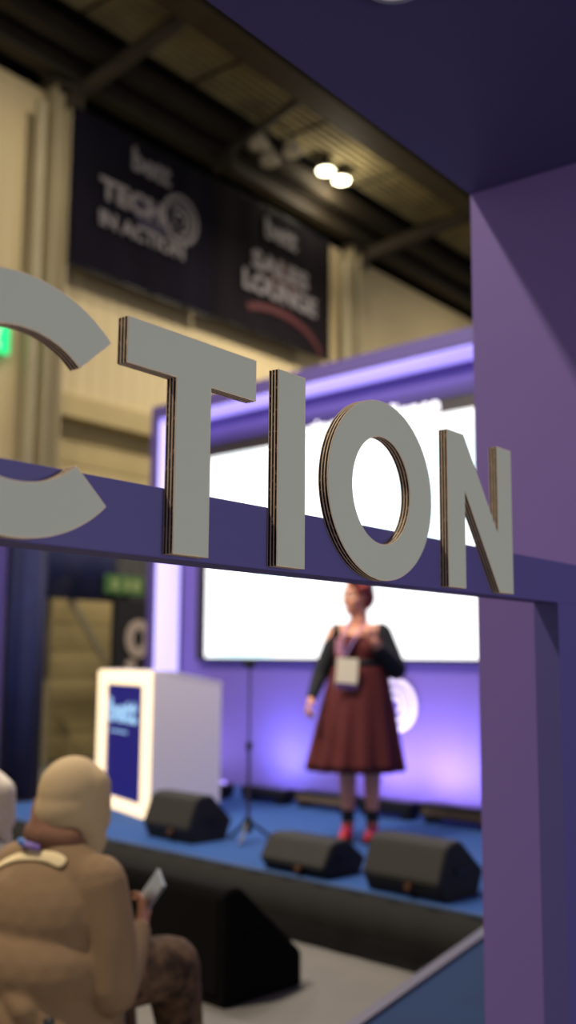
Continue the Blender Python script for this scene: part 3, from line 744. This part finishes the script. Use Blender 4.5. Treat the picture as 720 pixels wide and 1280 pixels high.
# cardigan sleeves and back
bm = bmesh.new()
chain(bm, [(armL[0]+Vector((0.02, 0.01, 0.0)), 0.068), (armL[1], 0.056), (armL[1].lerp(armL[2], 0.9), 0.036)])
chain(bm, [(armR[0]+Vector((-0.02, 0.01, 0.0)), 0.074), (armR[1]+Vector((0.01, 0, -0.01)), 0.072), (armR[1].lerp(armR[2], 0.72), 0.046)])
chain(bm, [((-0.15, 0.06, 1.34), 0.05), ((0, 0.095, 1.33), 0.05), ((0.15, 0.06, 1.34), 0.05)])
ball(bm, (0, 0.085, 1.24), (0.16, 0.06, 0.10))
fused('cardigan', bm, M['cardi'], t, 0.008, 5)
for s, kx in ((-1, -0.078), (1, 0.082)):
    bm = bmesh.new()
    chain(bm, [((kx, 0.04, 0.05), 0.042), ((kx-0.012, -0.04, 0.043), 0.042), ((kx-0.03, -0.13, 0.03), 0.031)])
    ball(bm, (kx, 0.035, 0.085), (0.043, 0.045, 0.045))
    sh = fused('shoe', bm, M['shoe'], t, 0.007, 3)
    obj('ankle_strap', loft(bmesh.new(), [(kx, 0.025, 0.115, 0.044, 0.046), (kx, 0.02, 0.19, 0.041, 0.043)], 24), M['shoeblack'], sh)
    bm = bx(kx-0.06, kx+0.035, -0.16, 0.075, 0.001, 0.016, bev=0.004); box(bm, kx-0.03, kx+0.03, 0.0, 0.07, 0.012, 0.03)
    obj('sole', bm, M['shoeblack'], sh)
# lanyard with badge (hangs on the dress)
t2 = empty('lanyard_badge', (px_, py_, ZS), PR, 'white name badge on a pink and blue lanyard against the tartan dress', 'badge')
bm = bmesh.new()
chain(bm, [((0.045, -0.055, 1.42), 0.007), ((-0.01, -0.13, 1.33), 0.007), ((-0.085, -0.168, 1.20), 0.007), ((-0.135, -0.178, 1.155), 0.006)])
chain(bm, [((-0.065, -0.04, 1.42), 0.007), ((-0.105, -0.12, 1.33), 0.007), ((-0.125, -0.165, 1.22), 0.008), ((-0.135, -0.178, 1.155), 0.006)])
box(bm, -0.155, -0.10, -0.176, -0.168, 1.20, 1.30)
obj('lanyard_ribbon', bm, M['ribbon'], t2)
c = obj('badge_card', bx(-0.225, -0.085, -0.205, -0.200, 0.965, 1.165, bev=0.001), M['card'], t2, rot=(0, R(4), 0))
obj('printed_band', bx(-0.223, -0.087, -0.2065, -0.2045, 0.967, 1.005), M['cardband'], c)

# ------------------------------------------------------------------ chairs for the audience
def stool(x, y, rz, lab):
    t = empty('padded_stool', (x, y, 0), rz, lab, 'stool', 'stools of the seated audience')
    obj('seat', bx(-0.19, 0.19, -0.17, 0.19, 0.37, 0.43, bev=0.015), M['chair'], t)
    for sx in (-0.16, 0.16):
        for sy in (-0.14, 0.16): obj('leg', tube(bmesh.new(), (sx, sy, 0.37), (sx*1.15, sy*1.15, 0), 0.014, seg=10), M['steel'], t)
    return t
# ------------------------------------------------------------------ seated audience
def seated(x, y, yaw, lean, scarf, under, coat, lab, phone=True):
    """local -x.. right side = +x, facing +y"""
    t = empty('person', (x, y, 0), yaw, lab, 'person')
    HCc = Vector((0.0, 0.03+lean, 1.03))
    bm = bmesh.new()
    ball(bm, HCc, (0.080, 0.098, 0.108), 3); ball(bm, HCc+Vector((0, 0.045, -0.055)), (0.055, 0.055, 0.065))
    cap(bm, HCc+Vector((0, 0.10, -0.01)), 0.009, HCc+Vector((0, 0.118, -0.035)), 0.013)
    cap(bm, HCc+Vector((0, -0.01, -0.07)), 0.05, (0, lean*0.6, 0.86), 0.055)
    chain(bm, [((-0.15, 0, 0.80), 0.06), ((0.15, 0, 0.80), 0.06)])
    ball(bm, (0, 0.0, 0.70), (0.17, 0.12, 0.17)); ball(bm, (0, -0.02, 0.55), (0.17, 0.13, 0.14))
    for s in (-1, 1):
        chain(bm, [((s*0.09, 0.0, 0.50), 0.085), ((s*0.15, 0.39, 0.46), 0.062), ((s*0.15, 0.46, 0.10), 0.040), ((s*0.12, 0.58, 0.045), 0.034)])
    aR = [Vector((0.185, 0.01, 0.79)), Vector((0.245, 0.03, 0.48)), Vector((0.135, 0.25, 0.60))]
    aL = [Vector((-0.185, 0.01, 0.79)), Vector((-0.27, 0.03, 0.49)), Vector((-0.10, 0.25, 0.57))]
    for A in (aR, aL): chain(bm, [(A[0], 0.05), (A[1], 0.04), (A[2], 0.027)])
    hand(bm, aR[2], (-0.25, 0.45, 0.55), (-0.9, 0.1, 0.3), 0.95, 0.6, -1)
    hand(bm, aL[2], (0.4, 0.6, 0.2), (0, 0.2, 1), 0.95, 0.5, 1)
    fused('body', bm, M['skin2'], t, 0.007, 5)
    for s in (-1, 1):
        e = obj('eye', ball(bmesh.new(), HCc+Vector((s*0.03, 0.085, 0.01)), 0.012, 2), M['eye'], t, smooth=True)
        obj('iris', ball(bmesh.new(), HCc+Vector((s*0.03, 0.095, 0.01)), 0.005, 2), M['iris'], e, smooth=True)
    obj('lips', ball(bmesh.new(), HCc+Vector((0, 0.098, -0.062)), (0.02, 0.007, 0.007), 2), M['lips'], t, smooth=True)
    # coat
    bm = bmesh.new()
    chain(bm, [((-0.19, -0.01, 0.79), 0.09), ((-0.06, -0.02, 0.84), 0.085), ((0.05, -0.015, 0.84), 0.085), ((0.15, -0.01, 0.79), 0.085)])
    ball(bm, (-0.02, -0.03, 0.68), (0.255, 0.18, 0.20)); ball(bm, (-0.03, -0.05, 0.53), (0.285, 0.20, 0.18)); ball(bm, (-0.03, -0.03, 0.40), (0.28, 0.23, 0.14))
    loft(bm, [(-0.03, -0.02, 0.24, 0.29, 0.24), (-0.03, -0.03, 0.36, 0.285, 0.235), (-0.03, -0.03, 0.5, 0.26, 0.19)], 40, lambda k, a: 1+0.03*math.sin(9*a))
    for A, s in ((aR, 1), (aL, -1)):
        chain(bm, [(A[0]+Vector((0, -0.01, 0)), 0.09), (A[0].lerp(A[1], 0.55)+Vector((s*0.015, -0.01, 0)), 0.084), (A[1]+Vector((s*0.0, -0.02, -0.005)), 0.082), (A[1].lerp(A[2], 0.45), 0.064), (A[1].lerp(A[2], 0.9), 0.044)])
    cap(bm, (-0.22, -0.17, 0.60), 0.045, (0.10, -0.20, 0.44), 0.045)
    cap(bm, (-0.12, -0.22, 0.42), 0.035, (0.20, -0.16, 0.36), 0.04)
    cap(bm, (0.14, -0.10, 0.70), 0.03, (0.10, -0.17, 0.50), 0.03)
    coat_o = fused('coat', bm, M[coat], t, 0.010, 4)
    # scarf
    bm = bmesh.new()
    ball(bm, HCc+Vector((0, -0.012, 0.018)), (0.110, 0.122, 0.122), 4)
    ball(bm, HCc+Vector((0.0, -0.03, -0.03)), (0.112, 0.11, 0.10), 3)
    chain(bm, [(HCc+Vector((0.02, -0.01, -0.05)), 0.095), (HCc+Vector((0.055, 0.03, -0.13)), 0.052), ((0.06, 0.06, 0.85), 0.045)])
    for s in (-1, 1): chain(bm, [(HCc+Vector((s*0.05, 0.02, 0.04)), 0.07), (HCc+Vector((s*0.06, 0.05, -0.07)), 0.045)])
    fused('headscarf', bm, M[scarf], t, 0.009, 4)
    bm = bmesh.new()
    chain(bm, [(HCc+Vector((-0.085, -0.04, -0.035)), 0.058), (HCc+Vector((-0.03, -0.085, -0.085)), 0.062), (HCc+Vector((0.02, -0.085, -0.12)), 0.052), (HCc+Vector((0.06, -0.05, -0.15)), 0.045)])
    chain(bm, [((-0.065, -0.045, 0.925), 0.045), ((0.0, -0.065, 0.92), 0.04), ((0.07, -0.02, 0.91), 0.045)])
    fused('underscarf', bm, M[under], t, 0.009, 3)
    # skirt / trousers
    bm = bmesh.new()
    for s in (-1, 1):
        chain(bm, [((s*0.10, 0.05, 0.47), 0.12), ((s*0.16, 0.38, 0.45), 0.10), ((s*0.16, 0.46, 0.12), 0.07)])
    fused('patterned_trousers', bm, M['camo'], t, 0.011, 4)
    for s in (-1, 1):
        bm = bmesh.new(); chain(bm, [((s*0.12, 0.47, 0.045), 0.043), ((s*0.12, 0.62, 0.035), 0.035)])
        fused('shoe', bm, M['shoeblack'], t, 0.009, 2)
    return coat_o, aR
YAW = R(2)
SX, SY = -2.77, 2.335
p, aR = seated(SX, SY, YAW, 0.03, 'hijab', 'under', 'coat', 'seated woman in a beige headscarf and tan coat, seen from behind')
stool(SX, SY-0.02, YAW, 'dark stool under the woman in the tan coat')
def loc2w(v):
    c, s = math.cos(YAW), math.sin(YAW)
    return (SX+c*v[0]-s*v[1], SY+s*v[0]+c*v[1], v[2])
# bag strap over the back
t = empty('bag_strap', (SX, SY, 0), YAW, 'cream shoulder strap crossing the back of the tan coat', 'strap')
bm = bmesh.new()
rows = []
for lx, lz in ((0.125, 0.845), (0.085, 0.862), (0.045, 0.866), (-0.01, 0.863), (-0.06, 0.855), (-0.11, 0.835), (-0.16, 0.81), (-0.20, 0.78), (-0.24, 0.745), (-0.27, 0.70), (-0.30, 0.64)):
    row = []
    for dx, dz in ((-0.010, -0.017), (0.010, 0.017)):
        hit, loc, nor, _i = p.ray_cast(Vector((lx+dx, -1.0, lz+dz)), Vector((0, 1, 0)))
        if not hit: loc = Vector((lx+dx, rows[-1][0].co.y if rows else -0.05, lz+dz)); nor = Vector((0, -1, 0))
        row.append((loc.copy(), nor.copy()))
    rows.append([bm.verts.new(row[0][0]+row[0][1]*0.003), bm.verts.new(row[1][0]+row[1][1]*0.003), bm.verts.new(row[1][0]+row[1][1]*0.014), bm.verts.new(row[0][0]+row[0][1]*0.014)])
for a, b in zip(rows, rows[1:]):
    for i in range(4): bm.faces.new((a[i], a[(i+1) % 4], b[(i+1) % 4], b[i]))
bm.faces.new(rows[0]); bm.faces.new(rows[-1][::-1])
o = obj('webbing', bm, M['strapm'], t, smooth=True)
ss = o.modifiers.new('s', 'SUBSURF'); ss.levels = 2; ss.render_levels = 2
# blue lanyard at the nape
t = empty('neck_lanyard', (SX, SY, 0), YAW, 'blue and violet lanyard showing at the nape above the tan coat', 'lanyard')
obj('blue_ribbon', chain(bmesh.new(), [((-0.075, -0.105, 0.905), 0.011), ((-0.035, -0.12, 0.90), 0.012)]), M['lany'], t, smooth=True)
obj('violet_ribbon', chain(bmesh.new(), [((-0.02, -0.122, 0.90), 0.011), ((0.02, -0.115, 0.895), 0.011)]), M['lany2'], t, smooth=True)
# phone
hp = aR[2]+Vector((-0.25, 0.45, 0.55)).normalized()*0.10
t = empty('phone', loc2w(hp), YAW, 'pale phone held up in the right hand of the seated woman', 'phone')
o = obj('phone_body', bx(-0.038, 0.038, -0.005, 0.005, -0.04, 0.11, bev=0.003), M['phone'], t, rot=(R(-15), R(38), R(-25)))
obj('phone_screen', bx(-0.034, 0.034, -0.0065, -0.0045, -0.035, 0.105), M['phone'], o)

P2X, P2Y = -3.345, 2.43
p2, _ = seated(P2X, P2Y, R(5), 0.0, 'hijabw', 'hijabw', 'greycoat', 'seated person in a white head covering, just showing at the left edge')
p2.parent.scale = (0.93, 0.93, 0.93)
stool(P2X, P2Y-0.02, R(5), 'dark stool under the person in the white head covering')

# ------------------------------------------------------------------ world and camera
w = bpy.data.worlds.new('world'); SC.world = w; w.use_nodes = True
w.node_tree.nodes['Background'].inputs['Color'].default_value = (0.62, 0.58, 0.60, 1)
w.node_tree.nodes['Background'].inputs['Strength'].default_value = 0.52

cam = bpy.data.cameras.new('camera'); co = bpy.data.objects.new('camera', cam); COL.objects.link(co)
cam.sensor_fit = 'VERTICAL'; cam.sensor_height = 36; cam.lens = 36*1300/1280
up = Vector((70, 9240, -1300)).normalized()
ym = -(1026*up.x-1300*up.z)/up.y
Yc = Vector((1026, ym, -1300)).normalized(); Xc = Yc.cross(up)
co.matrix_world = Matrix((Xc, Yc, up)).to_4x4()
co.location = (0, 0, 1.5)
cam.clip_start = 0.05; cam.clip_end = 200
cam.dof.use_dof = True; cam.dof.focus_distance = 1.66; cam.dof.aperture_fstop = 36.56/17.5
cam.dof.aperture_blades = 0
SC.camera = co
SC.view_settings.view_transform = 'Standard'; SC.view_settings.look = 'None'
SC.view_settings.gamma = 1; SC.view_settings.exposure = 0.0
SC.view_settings.use_curve_mapping = False
